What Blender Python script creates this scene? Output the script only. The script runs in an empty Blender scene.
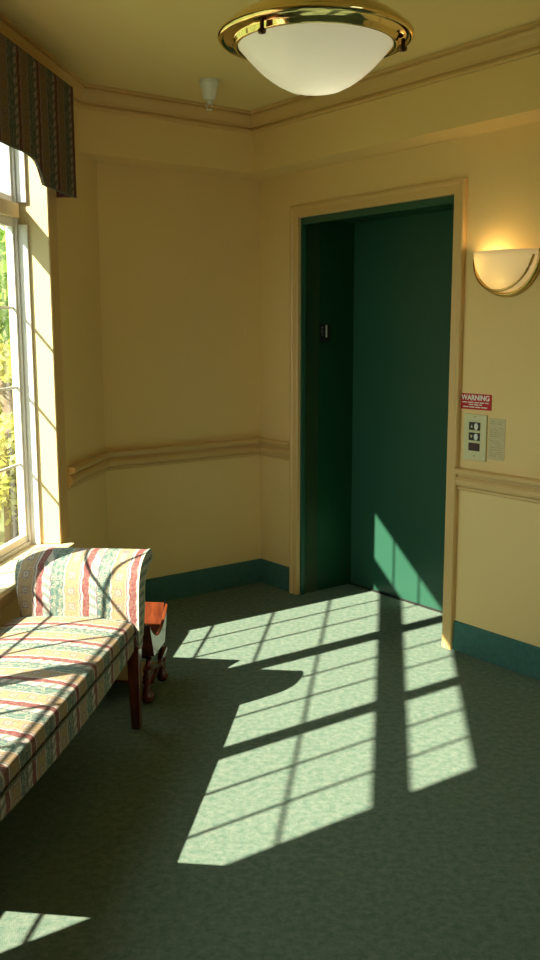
import bpy, bmesh, math, random
from mathutils import Vector, Matrix
random.seed(7)
SC = bpy.context.scene
COL = SC.collection

# ------------------------------------------------------------------ camera
H = 1.54
F_PX, PITCH, ROLL = 938.17, 0.1593, -0.0023
fw = Vector((0, math.cos(PITCH), -math.sin(PITCH))); rt0 = Vector((1, 0, 0)); up0 = rt0.cross(fw)
rt = rt0*math.cos(ROLL) + up0*math.sin(ROLL); up = up0*math.cos(ROLL) - rt0*math.sin(ROLL)
cam = bpy.data.cameras.new('camera'); cam_o = bpy.data.objects.new('camera', cam); COL.objects.link(cam_o)
cam.sensor_fit = 'VERTICAL'; cam.sensor_height = 36; cam.lens = F_PX/960*36
cam_o.matrix_world = Matrix(((rt.x, up.x, -fw.x, 0), (rt.y, up.y, -fw.y, 0), (rt.z, up.z, -fw.z, H), (0, 0, 0, 1)))
cam.clip_start = 0.05
SC.camera = cam_o

# ------------------------------------------------------------------ light
w = bpy.data.worlds.new('sky'); SC.world = w; w.use_nodes = True
nt = w.node_tree; bg = nt.nodes['Background']
bg.inputs[0].default_value = (0.82, 0.96, 0.88, 1); bg.inputs[1].default_value = 5.0
AZ = 0.951; TAN = 0.888
sd = Vector((math.sin(AZ), math.cos(AZ), -TAN)).normalized()
sun = bpy.data.lights.new('sun', 'SUN'); sun.energy = 42; sun.angle = math.radians(0.55); sun.color = (1, 0.85, 0.66)
sun_o = bpy.data.objects.new('sun', sun); COL.objects.link(sun_o)
sun_o.rotation_euler = sd.to_track_quat('-Z', 'Y').to_euler(); sun_o.location = (-6, -4, 8)
SC.view_settings.view_transform = 'Standard'; SC.view_settings.look = 'None'
SC.view_settings.gamma = 1; SC.view_settings.use_curve_mapping = False
SC.view_settings.exposure = -0.82

# ------------------------------------------------------------------ plan frames
C = Vector((-0.05583831, 5.63909455)); B = Vector((-0.88685614, 5.00920191))
dm = (B-C).normalized(); de = Vector((0.60406098, -0.7969381))
dw = Vector((-0.12483213, -0.99217788)); nw = Vector((0.99217788, -0.12483213)); ne = Vector((-0.7969381, -0.60406098))
nm = Vector((0.60406098, -0.7969381))
AW = math.atan2(dw.y, dw.x); AE = math.atan2(de.y, de.x)
def W(s, h, z=0): p = B + dw*s + nw*h; return Vector((p.x, p.y, z))      # window wall: along, out into room
def E(e, n, z=0): p = C + de*e + ne*n; return Vector((p.x, p.y, z))      # elevator wall
def isect(P, d, Q, e):
    det = d.x*(-e.y) + e.x*d.y; r = Q-P
    t = (r.x*(-e.y) + e.x*r.y)/det
    return P + d*t

# ------------------------------------------------------------------ materials
def mat(name):
    m = bpy.data.materials.new(name); m.use_nodes = True
    return m, m.node_tree.nodes, m.node_tree.links, m.node_tree.nodes['Principled BSDF']
class NB:                                     # small node-building helper
    def __init__(s, nodes, links): s.n = nodes; s.l = links
    def m(s, op, a, b=None, c=None, clamp=False):
        nd = s.n.new('ShaderNodeMath'); nd.operation = op; nd.use_clamp = clamp
        for i, v in enumerate((a, b, c)):
            if v is None: continue
            if isinstance(v, (int, float)): nd.inputs[i].default_value = v
            else: s.l.new(v, nd.inputs[i])
        return nd.outputs[0]
    def mix(s, f, a, b):
        nd = s.n.new('ShaderNodeMix'); nd.data_type = 'RGBA'
        for k, v in ((0, f), (6, a), (7, b)):
            if isinstance(v, (int, float)): nd.inputs[k].default_value = v
            elif isinstance(v, tuple): nd.inputs[k].default_value = (*v, 1)
            else: s.l.new(v, nd.inputs[k])
        return nd.outputs[2]
    def noise(s, scale, detail=2, vec=None, rough=.5):
        nd = s.n.new('ShaderNodeTexNoise'); nd.inputs['Scale'].default_value = scale; nd.inputs['Detail'].default_value = detail
        nd.inputs['Roughness'].default_value = rough
        if vec is not None: s.l.new(vec, nd.inputs['Vector'])
        return nd.outputs[0]
    def coord(s, k='Object'): return s.n.new('ShaderNodeTexCoord').outputs[k]
    def ramp(s, f, stops, interp='LINEAR'):
        nd = s.n.new('ShaderNodeValToRGB'); cr = nd.color_ramp; cr.interpolation = interp
        while len(cr.elements) < len(stops): cr.elements.new(0.5)
        for el, (p, c) in zip(cr.elements, stops): el.position = p; el.color = (*c, 1)
        s.l.new(f, nd.inputs[0]); return nd.outputs[0]
    def bump(s, h, strength, dist, bs):
        nd = s.n.new('ShaderNodeBump'); nd.inputs['Strength'].default_value = strength; nd.inputs['Distance'].default_value = dist
        s.l.new(h, nd.inputs['Height']); s.l.new(nd.outputs[0], bs.inputs['Normal'])
def simple(name, col, rough=.6, metal=0, var=.06, scale=8, bump=0, spec=.5):
    m, n, l, bs = mat(name); b = NB(n, l)
    f = b.noise(scale, 3, b.coord())
    c0 = tuple(x*(1-var) for x in col); c1 = tuple(min(1, x*(1+var)) for x in col)
    l.new(b.mix(f, c0, c1), bs.inputs['Base Color'])
    bs.inputs['Roughness'].default_value = rough; bs.inputs['Metallic'].default_value = metal
    bs.inputs['Specular IOR Level'].default_value = spec
    if bump: b.bump(b.noise(260, 3, b.coord()), bump, .002, bs)
    return m
M = {}
M['wall'] = simple('wall_paint', (.80, .585, .265), .75, var=.025, scale=3, bump=.25, spec=.2)
M['ceiling'] = simple('ceiling_paint', (.78, .63, .30), .85, var=.02, bump=.3, spec=.1)
M['trim'] = simple('trim_paint', (.66, .44, .18), .38, var=.02, spec=.45)
M['reveal'] = simple('reveal_paint', (.60, .49, .28), .5, var=.02)
M['vinyl'] = simple('white_vinyl', (.75, .76, .76), .35, var=.02)
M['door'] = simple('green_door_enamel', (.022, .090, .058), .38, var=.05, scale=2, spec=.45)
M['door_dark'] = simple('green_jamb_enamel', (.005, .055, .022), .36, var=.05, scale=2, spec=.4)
M['brass'] = simple('polished_brass', (.86, .67, .30), .09, 1, var=.05)
M['brass_satin'] = simple('satin_brass', (.58, .40, .14), .26, 1, var=.05)
M['black'] = simple('black_plastic', (.012, .012, .012), .35)
M['cream'] = simple('cream_plate', (.62, .58, .33), .35)
M['white'] = simple('white_plastic', (.72, .74, .70), .4)
M['red'] = simple('red_sign', (.50, .012, .014), .7)
M['whitetext'] = simple('sign_white', (.8, .78, .72), .5)
M['paper'] = simple('notice_paper', (.60, .49, .27), .6, var=.03)
M['ink'] = simple('faded_ink', (.40, .33, .17), .7)
M['gap'] = simple('dark_gap', (.01, .012, .01), .8)
M['bark'] = simple('bark', (.12, .09, .06), .9, var=.3)
M['asphalt'] = simple('garden_ground', (.10, .14, .05), .95, var=.4, scale=.8)
M['siding'] = simple('white_siding', (.75, .78, .82), .6)

def carpet_mat(name, ca, cb, pale):
    m, n, l, bs = mat(name); b = NB(n, l); co = b.coord()
    big = b.noise(1.7, 3, co); mid = b.noise(38, 3, co, .7); fine = b.noise(330, 2, co, .7)
    col = b.mix(b.m('MULTIPLY_ADD', big, .9, .05, True), ca, cb)
    sp = b.ramp(mid, [(.34, (0, 0, 0)), (.66, (1, 1, 1))])
    col = b.mix(b.m('MULTIPLY', sp, .40), col, pale)
    fl = b.ramp(fine, [(.38, (0, 0, 0)), (.66, (1, 1, 1))])
    col = b.mix(b.m('MULTIPLY', fl, .30), col, pale)
    l.new(col, bs.inputs['Base Color'])
    bs.inputs['Roughness'].default_value = .95; bs.inputs['Specular IOR Level'].default_value = .1
    b.bump(b.m('ADD', fine, b.m('MULTIPLY', mid, .6)), .55, .006, bs)
    return m
M['carpet'] = carpet_mat('green_carpet', (.052, .120, .090), (.078, .147, .114), (.285, .318, .268))
M['cove'] = carpet_mat('green_carpet_base', (.04, .13, .11), (.05, .145, .125), (.10, .22, .19))

def wood_mat(name, a, c, rough=.22):
    m, n, l, bs = mat(name); b = NB(n, l)
    mp = n.new('ShaderNodeMapping'); l.new(b.coord(), mp.inputs[0]); mp.inputs['Scale'].default_value = (14, 14, 2.2)
    g = b.noise(3, 5, mp.outputs[0], .6)
    l.new(b.ramp(g, [(.3, a), (.7, c)]), bs.inputs['Base Color'])
    bs.inputs['Roughness'].default_value = rough; bs.inputs['Coat Weight'].default_value = .4; bs.inputs['Coat Roughness'].default_value = .1
    return m
M['cherry'] = wood_mat('cherry_wood', (.07, .012, .006), (.17, .035, .015))
M['rackwood'] = wood_mat('polished_cherry', (.06, .014, .006), (.15, .035, .010), .14)

def fabric(name, uax, vax, period, phase, wob=.004, tone=None):
    m, n, l, bs = mat(name); b = NB(n, l); co = b.coord()
    sep = n.new('ShaderNodeSeparateXYZ'); l.new(co, sep.inputs[0])
    U = sep.outputs[uax]; V = sep.outputs[vax]
    nz = b.noise(22, 2, co)
    u = b.m('ADD', U, b.m('MULTIPLY', b.m('SUBTRACT', nz, .5), wob*4))
    u = b.m('ADD', u, b.m('MULTIPLY', b.m('SINE', b.m('MULTIPLY', V, 150)), wob*.35))
    t = b.m('FRACT', b.m('DIVIDE', b.m('SUBTRACT', u, phase), period))
    red = (.31, .085, .10); wht = (.84, .82, .76); teal = (.09, .26, .25); grn = (.22, .37, .32); yel = (.58, .45, .26); pal = (.70, .62, .48); pur = (.22, .16, .27)
    base = b.ramp(t, [(0, red), (.07, wht), (.225, pur), (.245, teal), (.31, grn), (.36, teal), (.42, grn), (.47, teal), (.515, wht), (.54, pur), (.55, yel), (.84, pal), (.865, pur), (.885, wht), (.925, red)], 'CONSTANT')
    # twisted rope in the white band
    inr = b.m('MULTIPLY', b.m('GREATER_THAN', t, .075), b.m('LESS_THAN', t, .224))
    rope = b.m('SINE', b.m('MULTIPLY', b.m('ADD', V, b.m('MULTIPLY', t, .11)), 2*math.pi/.036))
    rp = b.m('MULTIPLY', b.m('GREATER_THAN', rope, .25), inr)
    col = b.mix(b.m('MULTIPLY', rp, .8), base, (.16, .32, .30))
    # paisley mottling in the teal band
    int_ = b.m('MULTIPLY', b.m('GREATER_THAN', t, .245), b.m('LESS_THAN', t, .515))
    sw = n.new('ShaderNodeTexVoronoi'); sw.inputs['Scale'].default_value = 60; l.new(co, sw.inputs['Vector'])
    pk = b.m('MULTIPLY', b.m('LESS_THAN', b.m('ABSOLUTE', b.m('SUBTRACT', sw.outputs['Distance'], .36)), .09), int_)
    col = b.mix(b.m('MULTIPLY', pk, .75), col, (.62, .66, .52))
    # little framed squares in the yellow band
    iny = b.m('MULTIPLY', b.m('GREATER_THAN', t, .56), b.m('LESS_THAN', t, .84))
    du = b.m('ABSOLUTE', b.m('MULTIPLY', b.m('SUBTRACT', t, .695), period))
    tv = b.m('FRACT', b.m('DIVIDE', V, .058)); dv = b.m('ABSOLUTE', b.m('MULTIPLY', b.m('SUBTRACT', tv, .5), .058))
    mx = b.m('MAXIMUM', du, dv)
    sq = b.m('MULTIPLY', b.m('GREATER_THAN', mx, .0095), b.m('LESS_THAN', mx, .0135))
    ins = b.m('MULTIPLY', b.m('LESS_THAN', mx, .0095), iny)
    col = b.mix(b.m('MULTIPLY', ins, .8), col, pal)
    ft = b.m('MULTIPLY', b.m('LESS_THAN', mx, .004), iny)
    col = b.mix(b.m('MULTIPLY', b.m('MULTIPLY', b.m('ADD', sq, ft, None, True), iny), .72), col, (.20, .22, .38))
    # squiggles beside the squares
    sn = b.m('SINE', b.m('MULTIPLY', V, 2*math.pi/.018))
    for cc in (.585, .805):
        dd = b.m('LESS_THAN', b.m('ABSOLUTE', b.m('SUBTRACT', t, b.m('MULTIPLY_ADD', sn, .012, cc))), .009)
        col = b.mix(b.m('MULTIPLY', dd, .5), col, (.55, .30, .20))
    # overall mottling of the woven pattern
    mo = b.noise(95, 3, co, .7)
    col = b.mix(b.m('MULTIPLY', b.ramp(mo, [(.42, (0, 0, 0)), (.62, (1, 1, 1))]), .30), col, (.60, .56, .44))
    mo2 = b.noise(140, 2, co, .6)
    col = b.mix(b.m('MULTIPLY', b.ramp(mo2, [(.50, (0, 0, 0)), (.66, (1, 1, 1))]), .35), col, (.20, .15, .13))
    # weave and speckle
    wv = b.noise(300, 3, co, .75)
    col = b.mix(b.m('MULTIPLY', b.ramp(wv, [(.35, (0, 0, 0)), (.7, (1, 1, 1))]), .42), col, (.09, .075, .06))
    if tone:
        g = n.new('ShaderNodeMix'); g.data_type = 'RGBA'; g.blend_type = 'MULTIPLY'; g.inputs[0].default_value = 1
        l.new(col, g.inputs[6]); g.inputs[7].default_value = (*tone, 1); col = g.outputs[2]
    l.new(col, bs.inputs['Base Color'])
    bs.inputs['Roughness'].default_value = .85; bs.inputs['Specular IOR Level'].default_value = .15
    b.bump(wv, .3, .001, bs)
    return m
T_ = (.62, .60, .59)
M['fab_arm'] = fabric('striped_tapestry_arm', 1, 2, .185, .052, tone=T_)
M['fab_seat'] = fabric('striped_tapestry_seat', 0, 1, .185, .05, tone=T_)
M['fab_apron'] = fabric('striped_tapestry_apron', 0, 2, .185, .05, tone=T_)
M['fab_val_shaded'] = fabric('striped_tapestry_valance_shaded', 0, 2, .205, .02, .005, (.36, .29, .27))  # same tapestry as the bench, valance shade painted in by a darker tone
M['welt'] = simple('welt_cord', (.10, .11, .09), .7)
M['welt_light'] = simple('light_welt_cord', (.45, .52, .42), .7)

def glass_mat():
    m, n, l, bs = mat('window_glass'); n.remove(bs)
    tr = n.new('ShaderNodeBsdfTransparent'); tr.inputs[0].default_value = (.97, .985, .975, 1)
    gl = n.new('ShaderNodeBsdfGlossy'); gl.inputs['Roughness'].default_value = .02
    lw = n.new('ShaderNodeLayerWeight'); lw.inputs[0].default_value = .5
    b = NB(n, l); fr = b.m('MULTIPLY_ADD', b.m('POWER', lw.outputs['Facing'], 5), .5, .03)
    mx = n.new('ShaderNodeMixShader'); l.new(fr, mx.inputs[0]); l.new(tr.outputs[0], mx.inputs[1]); l.new(gl.outputs[0], mx.inputs[2])
    l.new(mx.outputs[0], n['Material Output'].inputs[0]); return m
M['glass'] = glass_mat()
def lampglass(name, col, emis, strength, rough=.35):
    m, n, l, bs = mat(name); b = NB(n, l)
    f = b.noise(5, 3, b.coord())
    l.new(b.mix(f, tuple(x*.94 for x in col), col), bs.inputs['Base Color'])
    bs.inputs['Roughness'].default_value = rough
    bs.inputs['Emission Color'].default_value = (*emis, 1); bs.inputs['Emission Strength'].default_value = strength
    bs.inputs['Coat Weight'].default_value = .4
    tl = n.new('ShaderNodeBsdfTranslucent'); tl.inputs[0].default_value = (*col, 1)
    mx = n.new('ShaderNodeMixShader'); mx.inputs[0].default_value = .5
    l.new(bs.outputs[0], mx.inputs[1]); l.new(tl.outputs[0], mx.inputs[2]); l.new(mx.outputs[0], n['Material Output'].inputs[0])
    return m
M['bowl'] = lampglass('frosted_bowl_glass', (.80, .79, .68), (1, .95, .74), .50)
M['shade'] = lampglass('alabaster_shade_glass', (.74, .68, .46), (1, .82, .46), .55)
def leaf(name, a, c):
    m, n, l, bs = mat(name); b = NB(n, l)
    l.new(b.mix(b.noise(2.2, 3, b.coord()), a, c), bs.inputs['Base Color'])
    bs.inputs['Roughness'].default_value = .6; bs.inputs['Subsurface Weight'].default_value = 0
    tl = n.new('ShaderNodeBsdfTranslucent'); tl.inputs[0].default_value = (a[0]*1.2, a[1]*1.2, a[2], 1)
    mx = n.new('ShaderNodeMixShader'); mx.inputs[0].default_value = .45
    l.new(bs.outputs[0], mx.inputs[1]); l.new(tl.outputs[0], mx.inputs[2]); l.new(mx.outputs[0], n['Material Output'].inputs[0])
    return m
M['leafA'] = leaf('green_leaves', (.20, .34, .05), (.42, .50, .12))
M['leafB'] = leaf('yellow_green_leaves', (.40, .42, .08), (.60, .52, .18))

# ------------------------------------------------------------------ mesh helpers
def finish(name, bm, m, parent=None, smooth=False, bevel=0, loc=None, rz=None):
    bmesh.ops.recalc_face_normals(bm, faces=bm.faces)
    me = bpy.data.meshes.new(name); bm.to_mesh(me); bm.free()
    o = bpy.data.objects.new(name, me); COL.objects.link(o)
    if m: me.materials.append(m)
    if parent: o.parent = parent
    if loc is not None: o.location = loc
    if rz is not None: o.rotation_euler = (0, 0, rz)
    if smooth:
        for p in me.polygons: p.use_smooth = True
    if bevel:
        bv = o.modifiers.new('bevel', 'BEVEL'); bv.width = bevel; bv.segments = 2; bv.limit_method = 'ANGLE'; bv.angle_limit = math.radians(40)
    return o
def bmn(): return bmesh.new()
def box(bm, x0, x1, y0, y1, z0, z1, f=None):
    vs = []
    for z in (z0, z1):
        for x, y in ((x0, y0), (x1, y0), (x1, y1), (x0, y1)):
            p = Vector((x, y, z)); vs.append(bm.verts.new(f(p) if f else p))
    for idx in ((0, 3, 2, 1), (4, 5, 6, 7), (0, 1, 5, 4), (1, 2, 6, 5), (2, 3, 7, 6), (3, 0, 4, 7)):
        bm.faces.new([vs[i] for i in idx])
def prism(bm, pts, axis, a, b, f=None):
    """polygon pts (2D) extruded along axis ('x','y','z') from a to b"""
    def mk(p, t):
        v = {'x': (t, p[0], p[1]), 'y': (p[0], t, p[1]), 'z': (p[0], p[1], t)}[axis]; v = Vector(v)
        return bm.verts.new(f(v) if f else v)
    A = [mk(p, a) for p in pts]; Bv = [mk(p, b) for p in pts]; n = len(pts)
    bm.faces.new(A); bm.faces.new(Bv[::-1])
    for i in range(n): bm.faces.new((A[i], A[(i+1) % n], Bv[(i+1) % n], Bv[i]))
def lathe(bm, prof, seg=40, c=(0, 0, 0), half=None):
    """prof [(r,z)]; revolve about z"""
    rings = []
    for r, z in prof:
        rings.append([bm.verts.new((c[0]+r*math.cos(2*math.pi*i/seg), c[1]+r*math.sin(2*math.pi*i/seg), c[2]+z)) for i in range(seg)])
    for a, b in zip(rings, rings[1:]):
        for i in range(seg): bm.faces.new((a[i], a[(i+1) % seg], b[(i+1) % seg], b[i]))
    return rings
def cap(bm, ring): bm.faces.new(ring)
def tube(bm, pts, r, seg=8, closed=False):
    pts = [Vector(p) for p in pts]; rings = []; n = len(pts)
    for i, p in enumerate(pts):
        a = pts[(i-1) % n] if (closed or i) else p; c = pts[(i+1) % n] if (closed or i < n-1) else p
        t = (c-a).normalized(); ref = Vector((0, 0, 1)) if abs(t.z) < .9 else Vector((1, 0, 0))
        x = t.cross(ref).normalized(); y = t.cross(x)
        rings.append([bm.verts.new(p + (x*math.cos(2*math.pi*k/seg) + y*math.sin(2*math.pi*k/seg))*r) for k in range(seg)])
    m = n if closed else n-1
    for i in range(m):
        a, b = rings[i], rings[(i+1) % n]
        for k in range(seg): bm.faces.new((a[k], a[(k+1) % seg], b[(k+1) % seg], b[k]))
    if not closed: bm.faces.new(rings[0]); bm.faces.new(rings[-1][::-1])
def smoothed(pts, n=6):
    """Catmull-Rom through 2D/3D points"""
    P = [Vector(p) for p in pts]; out = []
    for i in range(len(P)-1):
        p0 = P[max(i-1, 0)]; p1 = P[i]; p2 = P[i+1]; p3 = P[min(i+2, len(P)-1)]
        for k in range(n):
            t = k/n
            out.append(0.5*((2*p1) + (p2-p0)*t + (2*p0-5*p1+4*p2-p3)*t*t + (3*p1-p0-3*p2+p3)*t**3))
    out.append(P[-1]); return out
def struct(o): o['kind'] = 'structure'; return o
def thing(name, label, cat, loc=(0, 0, 0), rz=0, group=None):
    o = bpy.data.objects.new(name, None); COL.objects.link(o); o.empty_display_size = .1
    o.location = loc; o.rotation_euler = (0, 0, rz); o['label'] = label; o['category'] = cat
    if group: o['group'] = group
    return o
def tag(o, label, cat, group=None):
    o['label'] = label; o['category'] = cat
    if group: o['group'] = group
    return o
def fW(p): return W(p.x, p.y, p.z)
def fE(p): return E(p.x, p.y, p.z)

# ------------------------------------------------------------------ room shell
ZC = 2.70
SEND, EEND = 7.4, 6.4
Pw = W(SEND, 0).xy; Pe = E(EEND, 0).xy
OE0, OE1, OZ = .3753, 1.5086, 2.146         # elevator opening
# floor
bm = bmn()
prism(bm, [tuple(p) for p in (Pw, B, C, E(OE0, 0).xy, E(OE0, -.42).xy, E(OE1, -.42).xy, E(OE1, 0).xy, Pe)], 'z', -.12, 0)
floor = struct(finish('floor', bm, M['carpet']))
bm = bmn()
prism(bm, [tuple(p) for p in (W(SEND+.1, -.20).xy, W(-.083, -.20).xy, (C+(B-C).normalized()*1.10-nm*.14), E(-.14, -.14).xy, E(EEND, -.14).xy)], 'z', ZC, ZC+.12)
struct(finish('ceiling', bm, M['ceiling']))
# window wall
S0, S1, Z0, Z1 = .735, 3.58, .53, 2.46
bm = bmn()
box(bm, -.083, S0, -.20, 0, 0, ZC, fW); box(bm, S1, SEND, -.20, 0, 0, ZC, fW)
box(bm, S0, S1, -.20, 0, 0, Z0, fW); box(bm, S0, S1, -.20, 0, Z1, ZC, fW)
struct(finish('wall_left', bm, M['wall']))
# middle wall
bm = bmn()
q = [B, C, C+ne*-.14 - nm*.14, B - nm*.14 + dm*.14, W(-.083, -.20).xy]
prism(bm, [tuple(p) for p in q], 'z', 0, ZC)
struct(finish('wall_back', bm, M['wall']))
# elevator wall
bm = bmn()
box(bm, 0, OE0, -.14, 0, 0, ZC, fE); box(bm, OE1, EEND, -.14, 0, 0, ZC, fE); box(bm, OE0, OE1, -.14, 0, OZ, ZC, fE)
struct(finish('wall_right', bm, M['wall']))
# wall behind the viewer, with an opening added to let in daylight
bm = bmn()
d = (Pe-Pw).normalized(); nn = Vector((d.y, -d.x))
def fR(p): q = Pw + d*p.x + nn*p.y; return Vector((q.x, q.y, p.z))
LR = (Pe-Pw).length; G0, G1, GZ0, GZ1 = 4.6, 5.6, .9, 2.3
box(bm, 0, G0, 0, .14, 0, ZC, fR); box(bm, G1, LR, 0, .14, 0, ZC, fR); box(bm, G0, G1, 0, .14, 0, GZ0, fR); box(bm, G0, G1, 0, .14, GZ1, ZC, fR)
struct(finish('wall_rear', bm, M['wall']))

def offpath(path, offs):
    """offset a plan polyline into the room; offs = one offset per segment"""
    lines = []
    ctr = Vector((.3, 2.5))
    for i in range(len(path)-1):
        a, b = Vector(path[i]), Vector(path[i+1]); t = (b-a).normalized(); n = Vector((-t.y, t.x))
        if (ctr-a).dot(n) < 0: n = -n
        lines.append((a+n*offs[i], t, n))
    out = [lines[0][0]]
    for i in range(1, len(lines)): out.append(isect(lines[i-1][0], lines[i-1][1], lines[i][0], lines[i][1]))
    b = Vector(path[-1]); out.append(b + lines[-1][2]*offs[-1])
    return out
def sweep(bm, path, prof, base=None):
    """prof [(offset,z)] closed polygon swept along the path with mitres"""
    n = len(path)-1; base = base or [0]*n
    rings = []
    for o, z in prof:
        rings.append([bm.verts.new((p.x, p.y, z)) for p in offpath(path, [o+b for b in base])])
    m = len(prof)
    for i in range(m):
        a, b = rings[i], rings[(i+1) % m]
        for k in range(n): bm.faces.new((a[k], a[k+1], b[k+1], b[k]))
    bm.faces.new([r[0] for r in rings]); bm.faces.new([r[-1] for r in rings][::-1])
wA = W(.61, 0).xy; Bq, Cq = B.copy(), C.copy()
CAS0, CAS1 = .309, 1.575
# chair rails
rail = [(0, .788), (.007, .788), (.012, .793), (.012, .803), (.008, .806), (.020, .811), (.026, .822), (.026, .838), (.018, .850), (.012, .853), (.012, .862), (.030, .866), (.038, .874), (.040, .880), (.040, .889), (.030, .895), (0, .895)]
bm = bmn(); sweep(bm, [wA, Bq, Cq, E(CAS0, 0).xy], rail); struct(finish('trim_1', bm, M['trim']))
bm = bmn(); sweep(bm, [E(CAS1, 0).xy, E(EEND, 0).xy], rail); struct(finish('trim_2', bm, M['trim']))
# carpet base
cb = [(0, 0), (.014, 0), (.012, .01), (.009, .10), (.009, .14), (.005, .145), (0, .145)]
bm = bmn(); sweep(bm, [W(SEND, 0).xy, Bq], cb); struct(finish('baseboard_left', bm, M['cove']))
bm = bmn(); sweep(bm, [Bq, Cq], cb); struct(finish('baseboard_back', bm, M['cove']))
bm = bmn(); sweep(bm, [Cq, E(CAS0, 0).xy], cb); sweep(bm, [E(CAS1, 0).xy, E(EEND, 0).xy], cb); struct(finish('baseboard_right', bm, M['cove']))
# soffit along the two inner walls
ZS = 2.39; DM, DE = .197, .191
bm = bmn()
sp = offpath([W(SEND, 0).xy, B, C, E(EEND, 0).xy], [0, DM, DE])
prism(bm, [tuple(p) for p in (sp[1], sp[2], sp[3], E(EEND, 0).xy, C, B)], 'z', ZS, ZC-.001)
struct(finish('trim_3', bm, M['wall']))
# crown moulding
cr = [(0, 2.595), (.012, 2.596), (.016, 2.602), (.016, 2.609), (.006, 2.613), (.006, 2.619), (.016, 2.622), (.018, 2.634), (.030, 2.650), (.040, 2.662), (.046, 2.676), (.040, 2.680), (.040, 2.686), (.054, 2.689), (.055, 2.699), (0, 2.699)]
bm = bmn(); sweep(bm, [W(SEND, 0).xy, B, C, E(EEND, 0).xy], cr, [0.0, DM, DE]); struct(finish('trim_4', bm, M['trim']))
# elevator casing
bm = bmn()
cp = [(0, 0), (.016, 0), (.020, .006), (.020, .040), (.026, .050), (.026, .062), (.020, .066), (0, .066)]
def casing(bm, a0, a1, ztop, prof, f, width):
    # prof: (projection, distance from inner edge)
    rings = []
    for pr, dd in prof:
        pts = [(a0-dd, 0), (a0-dd, ztop+dd), (a1+dd, ztop+dd), (a1+dd, 0)]
        rings.append([bm.verts.new(f(Vector((x, pr, z)))) for x, z in pts])
    m = len(prof)
    for i in range(m):
        a, b = rings[i], rings[(i+1) % m]
        for k in range(3): bm.faces.new((a[k], a[k+1], b[k+1], b[k]))
    bm.faces.new([r[0] for r in rings]); bm.faces.new([r[-1] for r in rings][::-1])
casing(bm, OE0, OE1, OZ, cp, fE, .066)
struct(finish('trim_5', bm, M['trim']))
# window side casing strip and head
bm = bmn()
box(bm, .632, S0, 0, .004, .56, 2.56, fW); box(bm, S1, S1+.10, 0, .014, .56, 2.56, fW); box(bm, S0, S1, 0, .014, Z1, 2.56, fW)
struct(finish('trim_6', bm, M['trim']))
# painted reveal lining (far and near jamb, head)
bm = bmn()
box(bm, S0-.001, S0+.004, -.135, .0, .556, Z1, fW); box(bm, S1-.004, S1+.001, -.135, 0, .556, Z1, fW); box(bm, S0, S1, -.135, 0, Z1-.004, Z1+.001, fW)
struct(finish('trim_7', bm, M['reveal']))
# window stool
bm = bmn(); box(bm, .70, S1+.04, -.185, .058, .528, .552, fW)
struct(finish('trim_8', bm, M['reveal'], bevel=.006))
bm = bmn(); box(bm, .73, S1+.01, 0, .014, .455, .528, fW); struct(finish('trim_9', bm, M['trim'], bevel=.004))

# ------------------------------------------------------------------ windows
ZR0, ZR1 = 2.0, 2.095
def wloc(s): return W(s, 0, 0)
units = [(.739, .778, 1.690, 1.739, (1.106, 1.380)), (1.739, 1.788, 2.620, 2.658, (2.064, 2.330)), (2.658, 2.695, 3.515, 3.576, (2.970, 3.240))]
for i, (a, g0, g1, b_, mv) in enumerate(units):
    root = bpy.data.objects.new('window_%d' % (i+1), None); COL.objects.link(root); root['kind'] = 'structure'
    root.location = W(a, 0, .552); root.rotation_euler = (0, 0, AW)
    def L(bm, x0, x1, y0, y1, z0, z1): box(bm, x0-a, x1-a, y0, y1, z0-.552, z1-.552)
    bm = bmn()
    xa = S0+.004 if i == 0 else a; xb = S1-.004 if i == 2 else b_
    L(bm, xa, g0-.010, -.185, -.135, .552, Z1-.004); L(bm, g1+.010, xb, -.185, -.135, .552, Z1-.004)
    L(bm, g0-.010, g1+.010, -.185, -.135, 2.432, Z1-.004)
    L(bm, g0-.010, g1+.010, -.185, -.135, .552, .568)
    if i == 0: L(bm, xa, xa+.014, -.135, -.092, .552, ZR0); L(bm, xa, xa+.014, -.135, -.092, ZR1, Z1-.004)
    finish('window_frame', bm, M['vinyl'], root, bevel=.002)
    bm = bmn(); L(bm, g0-.010, g1+.010, -.182, -.118, ZR0+.025, ZR1-.008); finish('transom_rail', bm, M['reveal'], root, bevel=.004)
    for nm_, z0, z1, hm in (('lower_sash', .568, ZR0+.025, (.933, 1.283, 1.636)), ('transom_sash', ZR1-.008, 2.432, ())):
        rw = .034; tw = .040 if hm else .016
        bm = bmn()
        L(bm, g0-.010, g0+.006, -.174, -.146, z0, z1); L(bm, g1-.006, g1+.010, -.174, -.146, z0, z1)
        L(bm, g0+.006, g1-.006, -.174, -.146, z0, z0+rw); L(bm, g0+.006, g1-.006, -.174, -.146, z1-tw, z1)
        sash = finish(nm_, bm, M['vinyl'], root, bevel=.002)
        bm = bmn()
        for x in mv: L(bm, x-.006, x+.006, -.164, -.156, z0+rw, z1-tw)
        for z in hm: L(bm, g0+.006, g1-.006, -.1635, -.1565, z-.006, z+.006)
        finish('muntin_grid', bm, M['vinyl'], sash)
        bm = bmn(); L(bm, g0+.004, g1-.004, -.162, -.158, z0+rw-.002, z1-tw+.002)
        finish('window_pane', bm, M['glass'], sash)

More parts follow.
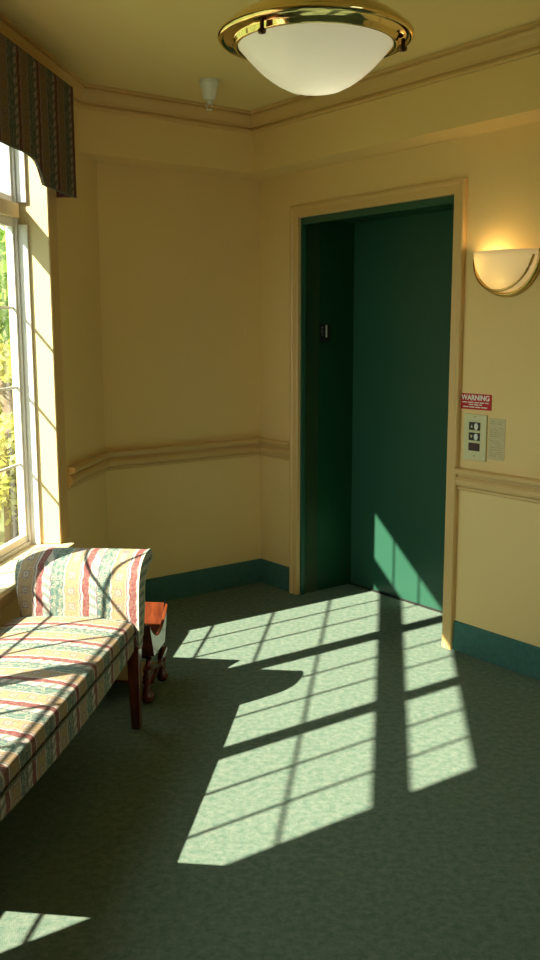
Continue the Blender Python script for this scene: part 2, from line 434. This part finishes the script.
wr = bpy.data.objects.new('window_4', None); COL.objects.link(wr); wr['kind'] = 'structure'  # unseen window, added to put daylight on the back wall
bm = bmn()
for x0, x1 in ((G0, G0+.05), (G1-.05, G1), ((G0+G1)/2-.03, (G0+G1)/2+.03)): box(bm, x0, x1, .04, .10, GZ0, GZ1, fR)
for z in (GZ0, GZ1-.05): box(bm, G0, G1, .04, .10, z, z+.05, fR)
finish('window_frame', bm, M['vinyl'], wr)
bm = bmn(); box(bm, G0+.04, G1-.04, .068, .072, GZ0+.04, GZ1-.04, fR); finish('window_pane', bm, M['glass'], wr)

# ------------------------------------------------------------------ elevator
dr = bpy.data.objects.new('door_1', None); COL.objects.link(dr); dr['kind'] = 'structure'
dr['label'] = 'dark green elevator door set deep in a green metal frame'
dr.location = E(OE0, 0, 0); dr.rotation_euler = (0, 0, AE)      # local x along wall, local y into the wall
OWd = OE1-OE0
bm = bmn(); box(bm, 0.002, OWd-.002, .402, .44, .006, OZ); finish('door_panel', bm, M['door'], dr)
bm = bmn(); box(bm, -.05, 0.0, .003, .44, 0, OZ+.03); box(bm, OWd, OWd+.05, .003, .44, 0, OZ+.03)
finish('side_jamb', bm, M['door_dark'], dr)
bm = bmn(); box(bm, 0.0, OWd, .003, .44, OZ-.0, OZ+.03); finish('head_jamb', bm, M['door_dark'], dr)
bm = bmn(); box(bm, 0.0, OWd, .004, .030, OZ-.035, OZ); box(bm, 0, .012, .004, .03, 0, OZ-.035); box(bm, OWd-.012, OWd, .004, .03, 0, OZ-.035)
finish('stop_strip', bm, M['door'], dr)
bm = bmn(); box(bm, 0.001, OWd-.001, .385, .41, .0005, .007); finish('door_sill', bm, M['gap'], dr)

# floor number on the left jamb
def text_obj(name, body, size, m, parent, mat4, extrude=.0006, align='CENTER', bold=0.0):
    cu = bpy.data.curves.new(name, 'FONT'); cu.body = body; cu.size = size; cu.extrude = extrude; cu.offset = bold
    cu.align_x = align; cu.align_y = 'CENTER'
    t = bpy.data.objects.new(name+'_tmp', cu); COL.objects.link(t)
    bpy.context.view_layer.update()
    dg = bpy.context.evaluated_depsgraph_get()
    me = bpy.data.meshes.new_from_object(t.evaluated_get(dg)); me.transform(mat4)
    bpy.data.objects.remove(t); bpy.data.curves.remove(cu)
    me.materials.clear(); me.materials.append(m)
    o = bpy.data.objects.new(name, me); COL.objects.link(o); o.parent = parent
    return o
fn = thing('floor_number_plate', 'small dark plate with a white number 1 on the green left elevator jamb', 'sign', E(OE0, -.185, 1.52), AE)
bm = bmn(); box(bm, .0005, .003, -.042, .042, -.058, .052); finish('plate', bm, M['black'], fn)
# local plane: y into wall (left to right on the picture), z up, facing +x
mt = Matrix(((0, 0, 1, .004), (1, 0, 0, .006), (0, 1, 0, .004), (0, 0, 0, 1)))
text_obj('numeral', '1', .098, M['whitetext'], fn, mt, bold=.0012)
bm = bmn()
for (yy, zz) in ((-.028, .03), (-.028, .018), (-.020, .03), (-.028, -.002), (-.02, -.014), (-.02, .006)):
    box(bm, .003, .0042, yy-.002, yy+.002, zz-.002, zz+.002)
finish('raised_dots', bm, M['whitetext'], fn)

# ------------------------------------------------------------------ wall plates on the elevator wall
# local x along wall, local y = INTO the wall, so the face is at negative y; text faces -y
TM = Matrix(((1, 0, 0, 0), (0, 0, -1, 0), (0, 1, 0, 0), (0, 0, 0, 1)))
def tm(x, y, z): return Matrix.Translation((x, y, z)) @ TM
sg = thing('warning_sign', 'small red WARNING sign with white lettering above the elevator call buttons', 'sign', E(1.661, .0005, 1.209), AE)
bm = bmn(); box(bm, -.092, .092, -.003, 0, -.036, .036); finish('sign_board', bm, M['red'], sg)
text_obj('heading', 'WARNING', .034, M['whitetext'], sg, tm(0, -.0035, .017), bold=.0008)
bm = bmn()
for r_, (z, segs) in enumerate(((-.004, (-.078, -.05, -.044, -.01, -.004, .02, .026, .05, .056, .078)), (-.014, (-.038, -.012, -.006, .018, .024, .04)), (-.025, (-.072, -.04, -.034, -.004, .002, .03, .036, .07)))):
    for a, c in zip(segs[::2], segs[1::2]): box(bm, a, c, -.0042, -.003, z-.0022, z+.0022)
finish('small_lettering', bm, M['whitetext'], sg)

cp_ = thing('call_button_panel', 'cream call button plate with three dark square buttons beside the elevator', 'button panel', E(1.668, .0005, 1.045), AE)
bm = bmn(); box(bm, -.066, .066, -.009, 0, -.107, .107); finish('plate', bm, M['cream'], cp_, bevel=.003)
for k, z in enumerate((.052, .004, -.044)):
    bm = bmn(); box(bm, -.032, .032, -.014, -.009, z-.018, z+.018)
    bt = finish('button', bm, M['black'] if k < 2 else simple('dark_red_button', (.05, .012, .01), .35), cp_, bevel=.002)
    if k < 2:
        bm = bmn(); rings = [[bm.verts.new((.013+.011*math.cos(2*math.pi*i/20), yy, z+.0155*math.sin(2*math.pi*i/20))) for i in range(20)] for yy in (-.014, -.017)]
        bm.faces.new(rings[0]); bm.faces.new(rings[1][::-1])
        for i in range(20): bm.faces.new((rings[0][i], rings[0][(i+1) % 20], rings[1][(i+1) % 20], rings[1][i]))
        finish('button_cap', bm, M['white'], bt)
        bm = bmn(); s_ = 1 if k == 0 else -1
        pts = [(-.022, z-.007*s_), (-.008, z-.007*s_), (-.015, z+.008*s_)]
        prism(bm, pts, 'y', -.0148, -.0138); finish('arrow_mark', bm, M['paper'], bt)
for z in (.096, -.086):
    bm = bmn(); prism(bm, [(.004*math.cos(a*math.pi/5), z+.004*math.sin(a*math.pi/5)) for a in range(10)], 'y', -.0105, -.009)
    finish('screw', bm, M['ink'], cp_)
nt_ = thing('paper_notice', 'pale printed notice taped to the wall right of the call buttons', 'notice', E(1.789, .0005, 1.046), AE)
bm = bmn(); box(bm, -.046, .046, -.0015, 0, -.094, .094); finish('sheet', bm, M['paper'], nt_)
bm = bmn(); rr = random.Random(3)
for k in range(17):
    z = .080 - k*.0098
    if k in (2, 8): continue
    x = -.036
    while x < .03:
        wd = rr.uniform(.006, .016)
        if rr.random() > .12: box(bm, x, min(x+wd, .037), -.0022, -.0015, z-.0014, z+.0014)
        x += wd+.004
finish('printed_lines', bm, M['ink'], nt_)

# ------------------------------------------------------------------ wall sconce
sc = thing('wall_sconce', 'lit half bowl wall sconce of cream glass in a brass band on the right wall', 'wall light', E(1.823, .0005, 1.872), AE)
R_, DPT, HB = .182, .115, .190
def halfbowl(bm, rx, ry, rz, nu=28, nv=12, zt=0, inner=0):
    grid = []
    for j in range(nv+1):
        ph = math.pi/2*j/nv                                 # 0 = rim, pi/2 = bottom
        row = []
        for i in range(nu+1):
            th = math.pi*i/nu
            row.append(bm.verts.new((rx*math.cos(th)*math.cos(ph), -ry*math.sin(th)*math.cos(ph)-.002, zt-rz*math.sin(ph))))
        grid.append(row)
    for j in range(nv):
        for i in range(nu): bm.faces.new((grid[j][i], grid[j][i+1], grid[j+1][i+1], grid[j+1][i]))
    return grid
bm = bmn(); halfbowl(bm, R_-.012, DPT, HB-.015); bmesh.ops.remove_doubles(bm, verts=bm.verts, dist=.0005)
o = finish('glass_shade', bm, M['shade'], sc, smooth=True)
sol = o.modifiers.new('s', 'SOLIDIFY'); sol.thickness = .004; sol.offset = 1
# brass band: follows the outline against the wall, swelling outward at the bottom
bm = bmn()
prof = [(0, 0), (0, -.014), (-.004, -.026), (-.011, -.030), (-.017, -.022), (-.021, -.010), (-.021, 0)]
rings = []
for i in range(41):
    th = math.pi*i/40
    ring = []
    for a, y in prof:
        r = 1+(a/.182); ring.append(bm.verts.new(((R_+.004)*math.cos(th)*r, y, -(HB+.006)*math.sin(th)*r)))
    rings.append(ring)
for a, b in zip(rings, rings[1:]):
    for k in range(len(prof)): bm.faces.new((a[k], a[(k+1) % 7], b[(k+1) % 7], b[k]))
bm.faces.new(rings[0]); bm.faces.new(rings[-1][::-1])
finish('brass_band', bm, M['brass_satin'], sc, smooth=True)
# second ridge hugging the lower bowl, crossing from the right side round underneath
bm = bmn(); pts = []
for i in range(33):
    th = math.radians(8) + math.radians(164)*i/32
    pts.append((math.cos(th)*(R_-.020), -.038-.035*math.sin(th), -math.sin(th)*(HB-.022)*1.01))
tube(bm, pts, .006, 8); finish('brass_ridge', bm, M['brass_satin'], sc, smooth=True)
bm = bmn(); pts = [(R_*math.cos(a*math.pi/24)*1.0, -.001-.0005, -HB*math.sin(a*math.pi/24)) for a in range(25)]
prism(bm, [(p[0], p[2]) for p in pts], 'y', -.0015, 0); finish('back_plate', bm, M['brass_satin'], sc)
bm = bmn(); lathe(bm, [(.001, -.045), (.018, -.035), (.024, -.01), (.018, .012), (.001, .02)], 16, (.02, -.050, -.09))
bmesh.ops.remove_doubles(bm, verts=bm.verts, dist=.002)
m, n, l, bs = mat('lit_bulb'); bs.inputs['Emission Color'].default_value = (1, .66, .26, 1); bs.inputs['Emission Strength'].default_value = 12
finish('bulb', bm, m, sc, smooth=True)
lp = bpy.data.lights.new('sconce_light', 'POINT'); lp.energy = 2.6; lp.color = (1, .70, .32); lp.shadow_soft_size = .03
lo = bpy.data.objects.new('sconce_light', lp); COL.objects.link(lo); lo.parent = sc; lo.location = (-.075, -.050, -.045)

# ------------------------------------------------------------------ ceiling light
ZL = 2.35
cl = thing('ceiling_light', 'round frosted glass bowl ceiling light with a polished brass rim', 'ceiling light', (.1313, 2.815, ZL), .2)
bm = bmn()
RR = .276
pr = [(.212, -.010), (.218, -.022), (.225, -.026), (.231, -.022), (.234, -.012), (.239, -.009), (.254, -.003), (.261, -.001), (.263, -.006), (.270, -.007), (RR, .000), (RR, .008), (.270, .012), (.266, .011), (.262, .016), (.246, .034), (.225, .048), (.212, .052)]
rings = lathe(bm, pr + [pr[0]], 72); bmesh.ops.remove_doubles(bm, verts=bm.verts, dist=.0004)
finish('brass_rim', bm, M['brass'], cl, smooth=True)
bm = bmn()
n_ = 14; pb = [(.224*(1-(i/n_)**1.6)**.48 if i < n_ else .0008, -.012-.138*(i/n_)**1.6) for i in range(n_+1)]
rings = lathe(bm, pb, 64); cap(bm, rings[-1])
o = finish('glass_bowl', bm, M['bowl'], cl, smooth=True)
for k in range(3):
    a = math.radians((-139, -19, 101)[k]); bm = bmn()
    x, y = .246*math.cos(a), .246*math.sin(a)
    lathe(bm, [(.001, -.044), (.010, -.042), (.012, -.034), (.006, -.028), (.006, -.010), (.001, -.008)], 14, (x, y, 0))
    finish('thumb_screw', bm, simple('dark_bronze', (.10, .05, .02), .3, 1), cl, smooth=True)
for k in range(3):
    a = math.radians((-90, 30, 150)[k]-10); bm = bmn()
    tube(bm, [(.225*math.cos(a), .225*math.sin(a), .045), (.16*math.cos(a), .16*math.sin(a), .15), (.05*math.cos(a), .05*math.sin(a), .28)], .0045, 8)
    finish('support_arm', bm, M['brass'], cl, smooth=True)
bm = bmn(); r_ = lathe(bm, [(.012, .27), (.055, .275), (.06, .30), (.075, .325), (.085, .345), (.085, .3495)], 36); cap(bm, r_[0]); cap(bm, r_[-1])
finish('canopy', bm, M['brass'], cl, smooth=True)
bm = bmn(); r_ = lathe(bm, [(.016, .05), (.016, .30)], 16); cap(bm, r_[0]); cap(bm, r_[-1]); finish('stem', bm, M['brass'], cl, smooth=True)
bm = bmn(); r_ = lathe(bm, [(.20, .045), (.20, .049)], 48); cap(bm, r_[0]); cap(bm, r_[-1]); finish('top_pan', bm, M['white'], cl)
lp = bpy.data.lights.new('bowl_light', 'POINT'); lp.energy = .9; lp.color = (1, .92, .66); lp.shadow_soft_size = .08
lo = bpy.data.objects.new('bowl_light', lp); COL.objects.link(lo); lo.parent = cl; lo.location = (.03, 0, -.085)

# ------------------------------------------------------------------ ceiling sprinkler / detector
sk = thing('ceiling_sprinkler', 'small white cup shaped sprinkler head hanging from the ceiling near the corner', 'sprinkler', (-.283, 4.66, ZC), 0)
bm = bmn(); r_ = lathe(bm, [(.046, -.0005), (.046, -.020), (.040, -.030), (.037, -.040), (.032, -.078), (.026, -.088), (.014, -.090)], 32); cap(bm, r_[0]); cap(bm, r_[-1])
finish('cup', bm, M['white'], sk, smooth=False, bevel=.002)
bm = bmn(); r_ = lathe(bm, [(.011, -.090), (.011, -.105), (.006, -.110)], 16); cap(bm, r_[0]); cap(bm, r_[-1])
tube(bm, [(-.010, 0, -.10), (-.014, 0, -.118), (-.004, 0, -.134)], .0028, 6); tube(bm, [(.010, 0, -.10), (.014, 0, -.118), (.004, 0, -.134)], .0028, 6)
finish('nozzle', bm, M['white'], sk)
bm = bmn(); r_ = lathe(bm, [(.016, -.136), (.016, -.133)], 20); cap(bm, r_[0]); cap(bm, r_[-1]); finish('deflector', bm, M['white'], sk)

# ------------------------------------------------------------------ valance
VS0, VS1, VH, VZT = .648, 3.66, .105, 2.592
va = thing('valance', 'striped fabric covered window valance with an arched lower edge', 'valance', W(VS0, 0, VZT), AW)
arch = smoothed([(1.040, 2.122), (1.055, 2.138), (1.078, 2.166), (1.110, 2.194), (1.160, 2.210), (1.26, 2.216), (1.38, 2.213)], 5)
left = [(VS0, 2.126), (.86, 2.124)] + [(p.x, p.y) for p in arch]
right = [(VS0+VS1-a, b) for a, b in left][::-1]
edge = left + right
bm = bmn()
top = [bm.verts.new((a-VS0, VH, 0)) for a, b in edge]; bot = [bm.verts.new((a-VS0, VH, b-VZT)) for a, b in edge]
top2 = [bm.verts.new((a-VS0, VH-.014, 0)) for a, b in edge]; bot2 = [bm.verts.new((a-VS0, VH-.014, b-VZT)) for a, b in edge]
for i in range(len(edge)-1):
    bm.faces.new((top[i], top[i+1], bot[i+1], bot[i])); bm.faces.new((top2[i+1], top2[i], bot2[i], bot2[i+1]))
    bm.faces.new((bot[i], bot[i+1], bot2[i+1], bot2[i])); bm.faces.new((top[i+1], top[i], top2[i], top2[i+1]))
bm.faces.new((top[0], bot[0], bot2[0], top2[0])); bm.faces.new((top[-1], top2[-1], bot2[-1], bot[-1]))
finish('front_panel', bm, M['fab_val_shaded'], va)
for x_ in (0, VS1-VS0-.012):
    bm = bmn(); box(bm, x_, x_+.012, .015, VH-.014, 2.126-VZT, 0); finish('end_panel', bm, M['fab_val_shaded'], va)
bm = bmn(); box(bm, .012, VS1-VS0-.012, .015, VH-.014, -.016, 0); finish('top_board', bm, M['trim'], va)
bm = bmn(); tube(bm, [(a-VS0, VH-.002, b-VZT-.002) for a, b in edge], .0035, 6); finish('piping', bm, M['welt'], va, smooth=True)

# ------------------------------------------------------------------ upholstered bench
SB, HBn = 2.12, .32                        # bench root in window-wall frame
bench = thing('upholstered_bench', 'window bench with rolled arms in striped tapestry fabric on dark tapered legs', 'bench', W(SB, HBn, 0), AW)
def bx(s): return s-SB
def by(h): return h-HBn
Y0, Y1, YA = by(.072), by(.560), by(.580)
ZBOT = lambda s: .335 - .040*max(0, math.sin(math.pi*min(1, max(0, (s-1.46)/1.42))))**.8
# arm profiles in (s,z), far arm
far = [(1.514, .36), (1.512, .419), (1.508, .488), (1.502, .557), (1.488, .61), (1.457, .650), (1.403, .673), (1.345, .682), (1.305, .676), (1.286, .657),
       (1.295, .636), (1.325, .626), (1.351, .618), (1.390, .597), (1.411, .570), (1.422, .53), (1.424, .483), (1.440, .42), (1.459, .370), (1.463, .336), (1.50, .330)]
near = [(2.835 + (1.514-s)*.70 + (.05 if z < .5 and s < 1.49 else .03 if s < 1.45 and z < .6 else 0), z) for s, z in far]
def arm(prof):
    bm = bmn(); Y1 = YA
    n = 10; ys = [Y0 + (Y1-Y0)*k/n for k in range(n+1)]
    sects = []
    ring_pts = smoothed(prof + [prof[0]], 3)[:-1]
    cs = sum(p.x for p in ring_pts)/len(ring_pts)
    for k, y in enumerate([Y0, Y0+.006] + ys[1:-1] + [Y1-.006, Y1]):
        e = .004 if k in (0, n+2) else 0
        ring = []
        for p in ring_pts:
            # wall-side top shoulder slopes down slightly
            drop = 0
            if p.y > .5: drop = (.030*max(0, 1-(y-Y0)/.05)**2 + .006*(1-(y-Y0)/(Y1-Y0)))*min(1, (p.y-.5)/.12)
            lean = (.050 - .045*max(0, min(1, (p.y-.40)/.26)))*(1-(y-Y0)/(Y1-Y0))
            ring.append(bm.verts.new((bx(p.x), y+lean, p.y-drop*.45)))
        sects.append(ring)
    m = len(ring_pts)
    for a, b in zip(sects, sects[1:]):
        for i in range(m): bm.faces.new((a[i], a[(i+1) % m], b[(i+1) % m], b[i]))
    bm.faces.new(sects[0]); bm.faces.new(sects[-1][::-1])
    return bm
for pf in (far, near):
    o = finish('arm', arm(pf), M['fab_arm'], bench, smooth=False)
    for p in o.data.polygons: p.use_smooth = abs(p.normal.y) < .6
    # welt cord round the room-side end of the arm
    bm = bmn(); rp = smoothed(pf[:19], 3)
    tube(bm, [(bx(p.x), YA-.001, p.y) for p in rp], .0035, 6); finish('arm_piping', bm, M['welt_light'], o, smooth=True)
# seat deck + cushion
SA, SZ_ = 1.500, 2.845
bm = bmn(); NX, NY = 40, 10
def ztop(u, v):
    return .437 + .020*math.sin(math.pi*min(1, max(0, v)))**.7*1.0 + .004*math.sin(math.pi*u)
grid = []
for i in range(NX+1):
    u = i/NX; s = SA+(SZ_-SA)*u; row = []
    for j in range(NY+1):
        v = j/NY; row.append(bm.verts.new((bx(s), Y0+(Y1-Y0)*v, ztop(u, v))))
    grid.append(row)
for i in range(NX):
    for j in range(NY): bm.faces.new((grid[i][j], grid[i+1][j], grid[i+1][j+1], grid[i][j+1]))
low = [[bm.verts.new((g.co.x, Y0, .385)) for g in (r[0] for r in grid)], [bm.verts.new((g.co.x, Y1+.002, .390)) for g in (r[-1] for r in grid)]]
for i in range(NX):
    bm.faces.new((grid[i][0], low[0][i], low[0][i+1], grid[i+1][0])); bm.faces.new((grid[i][-1], grid[i+1][-1], low[1][i+1], low[1][i]))
    bm.faces.new((low[0][i], low[1][i], low[1][i+1], low[0][i+1]))
bm.faces.new([grid[0][j] for j in range(NY+1)] + [low[1][0], low[0][0]]); bm.faces.new([grid[-1][j] for j in range(NY, -1, -1)] + [low[0][-1], low[1][-1]])
cush = finish('seat_cushion', bm, M['fab_seat'], bench, bevel=.010)
for p in cush.data.polygons: p.use_smooth = p.normal.z > .7
bm = bmn(); tube(bm, [(bx(SA+.01+(SZ_-SA-.02)*k/10), Y1+.004, .388) for k in range(11)], .004, 6); finish('seat_piping', bm, M['welt'], bench, smooth=True)
# apron (serpentine lower edge)
bm = bmn(); N = 36
for (ya, yb) in ((Y1-.025, Y1-.001), (Y0+.001, Y0+.025)):
    ss = [1.463+(2.91-1.463)*k/N for k in range(N+1)]
    pts = [(bx(s), ZBOT(s)) for s in ss] + [(bx(s), .387) for s in reversed([x for x in ss if 1.500 < x < 2.845])]
    prism(bm, pts, 'y', ya, yb)
finish('apron', bm, M['fab_apron'], bench)
bm = bmn(); box(bm, bx(1.50), bx(2.845), Y0+.025, Y1-.025, .330, .383); finish('seat_frame', bm, M['gap'], bench)
for s, h in ((1.490, .552), (1.497, .11), (2.93, .552), (2.93, .11)):
    bm = bmn(); sgn = -1 if s < 2 else 1
    lo_ = [(-.017, -.017), (.017, -.017), (.017, .017), (-.017, .017)]; hi_ = [(-.025, -.025), (.025, -.025), (.025, .025), (-.025, .025)]
    A = [bm.verts.new((bx(s)+x+sgn*.012, by(h)+y, 0.001)) for x, y in lo_]; Bv = [bm.verts.new((bx(s)+x, by(h)+y, .340)) for x, y in hi_]
    bm.faces.new(A); bm.faces.new(Bv[::-1])
    for i in range(4): bm.faces.new((A[i], A[(i+1) % 4], Bv[(i+1) % 4], Bv[i]))
    finish('leg', bm, M['cherry'], bench, bevel=.003)

# ------------------------------------------------------------------ magazine rack behind the bench
RS, RH = 1.10, .366
rack = thing('magazine_rack', 'small wooden magazine rack with scooped end and turned feet behind the bench arm', 'magazine rack', W(RS, RH, 0), AW)
xa0, xa1, xb0, xb1 = -.095, .095, -.165, .165        # bottom / top half widths (flaring)
ZB_, ZT_ = .19, .345
def rx(z): return .095 + (.160-.095)*(z-ZB_)/(ZT_-ZB_)
for yy in (.182, -.182):
    bm = bmn()
    sc_ = []
    for k in range(17):
        x = .160 - .320*k/16; dip = .085*(1-(x/.160)**2)
        sc_.append((x, ZT_-dip))
    prism(bm, [(-rx(ZB_), ZB_), (rx(ZB_), ZB_)] + sc_, 'y', yy-.007, yy+.007)
    finish('end_panel', bm, M['rackwood'], rack, bevel=.002)
for sg_ in (-1, 1):
    bm = bmn()
    a = [(sg_*.095, ZB_), (sg_*.160, ZT_+.004), (sg_*.150, ZT_+.006), (sg_*.085, ZB_)]
    prism(bm, a, 'y', -.175, .175); finish('side_panel', bm, M['rackwood'], rack, bevel=.002)
bm = bmn(); box(bm, -.088, .088, -.175, .175, ZB_-.012, ZB_+.002); finish('bottom_board', bm, M['rackwood'], rack)
for sx in (-1, 1):
    for sy in (-1, 1):
        bm = bmn(); x, y = sx*.128, sy*.165
        pr = [(.004, .0005), (.020, .004), (.028, .022), (.026, .040), (.014, .052), (.019, .062), (.012, .072), (.016, .090), (.020, .110), (.013, .130), (.018, .142), (.012, .155)]
        rg = lathe(bm, pr, 18, (x, y, 0)); cap(bm, rg[0]); cap(bm, rg[-1])
        tube(bm, [(x, y, .15), (sx*.082, y, ZB_-.008)], .012, 8)
        finish('leg', bm, M['cherry'], rack, smooth=True)
for sy in (-1, 1):
    bm = bmn()
    for (q0, q1) in (((-.140, .148), (.118, .088)), ((.150, .160), (-.10, .092))):
        dd = Vector((q1[0]-q0[0], q1[1]-q0[1])).normalized(); nn_ = Vector((-dd.y, dd.x))*.008
        P0, P1 = Vector(q0), Vector(q1)
        prism(bm, [tuple(P0+nn_), tuple(P1+nn_), tuple(P1-nn_), tuple(P0-nn_)], 'y', sy*.182-.006, sy*.182+.006)
    finish('cross_brace', bm, M['cherry'], rack)
bm = bmn(); box(bm, -.118, .118, -.15, .15, .078, .090); finish('lower_shelf', bm, M['cherry'], rack)

# ------------------------------------------------------------------ outside
bm = bmn()
box(bm, -22, 16, -30, -.16, -.50, -.42, fW); struct(finish('ground', bm, M['asphalt']))
def tree(name, s, h, ht, rad, m, label, n, seed, zlow=.3, cat='tree', leafsize=.09):
    rr = random.Random(seed)
    t = thing(name, label, cat, W(s, h, -.42), AW, 'trees outside the window' if cat == 'tree' else None)
    bm = bmn(); tube(bm, [(0, 0, 0), (.05, .03, ht*.3), (-.04, .06, ht*.55), (.03, 0, ht*.8)], .05+.01*ht, 8)
    for k in range(7):
        a = rr.uniform(0, 6.28); z0 = ht*rr.uniform(.25, .6); tube(bm, [(0, 0, z0), (rad*.4*math.cos(a), rad*.4*math.sin(a), z0+ht*.12), (rad*.75*math.cos(a), rad*.75*math.sin(a), z0+ht*.2)], .025, 6)
    finish('trunk', bm, M['bark'], t, smooth=True)
    bm = bmn()
    blobs = [(rr.uniform(-.6, .6)*rad, rr.uniform(-.6, .6)*rad, zlow+rr.uniform(.1, .95)*(ht-zlow), rr.uniform(.28, .5)*rad) for _ in range(26)]
    for _ in range(n):
        bxx, byy, bz, br = rr.choice(blobs)
        d_ = Vector((rr.gauss(0, 1), rr.gauss(0, 1), rr.gauss(0, 1))).normalized()*br*rr.uniform(.5, 1)
        c = Vector((bxx, byy, bz)) + d_
        u_ = Vector((rr.gauss(0, 1), rr.gauss(0, 1), rr.gauss(0, 1))).normalized(); v_ = u_.cross(Vector((rr.gauss(0, 1), rr.gauss(0, 1), rr.gauss(0, 1)))).normalized()
        sz = leafsize*rr.uniform(.6, 1.3)
        bm.faces.new([bm.verts.new(c+u_*sz), bm.verts.new(c+v_*sz*.5), bm.verts.new(c-u_*sz), bm.verts.new(c-v_*sz*.5)])
    finish('foliage', bm, m, t)
tree('tree', -5.5, -2.6, 3.1, 1.5, M['leafA'], 'bushy green tree outside the window, nearest the glass', 5200, 1)
tree('tree', -7.2, -7.6, 3.3, 1.9, M['leafB'], 'yellow green tree outside behind the bushy green one', 5200, 2)
tree('tree', -10.0, -4.6, 3.3, 1.9, M['leafA'], 'farthest green tree standing outside beyond the yellow green tree', 5200, 3)
tree('shrub', -3.2, -1.9, 1.9, .8, M['leafB'], 'low yellow green shrub outside just beyond the window pane', 3600, 4, .05, 'shrub', .06)
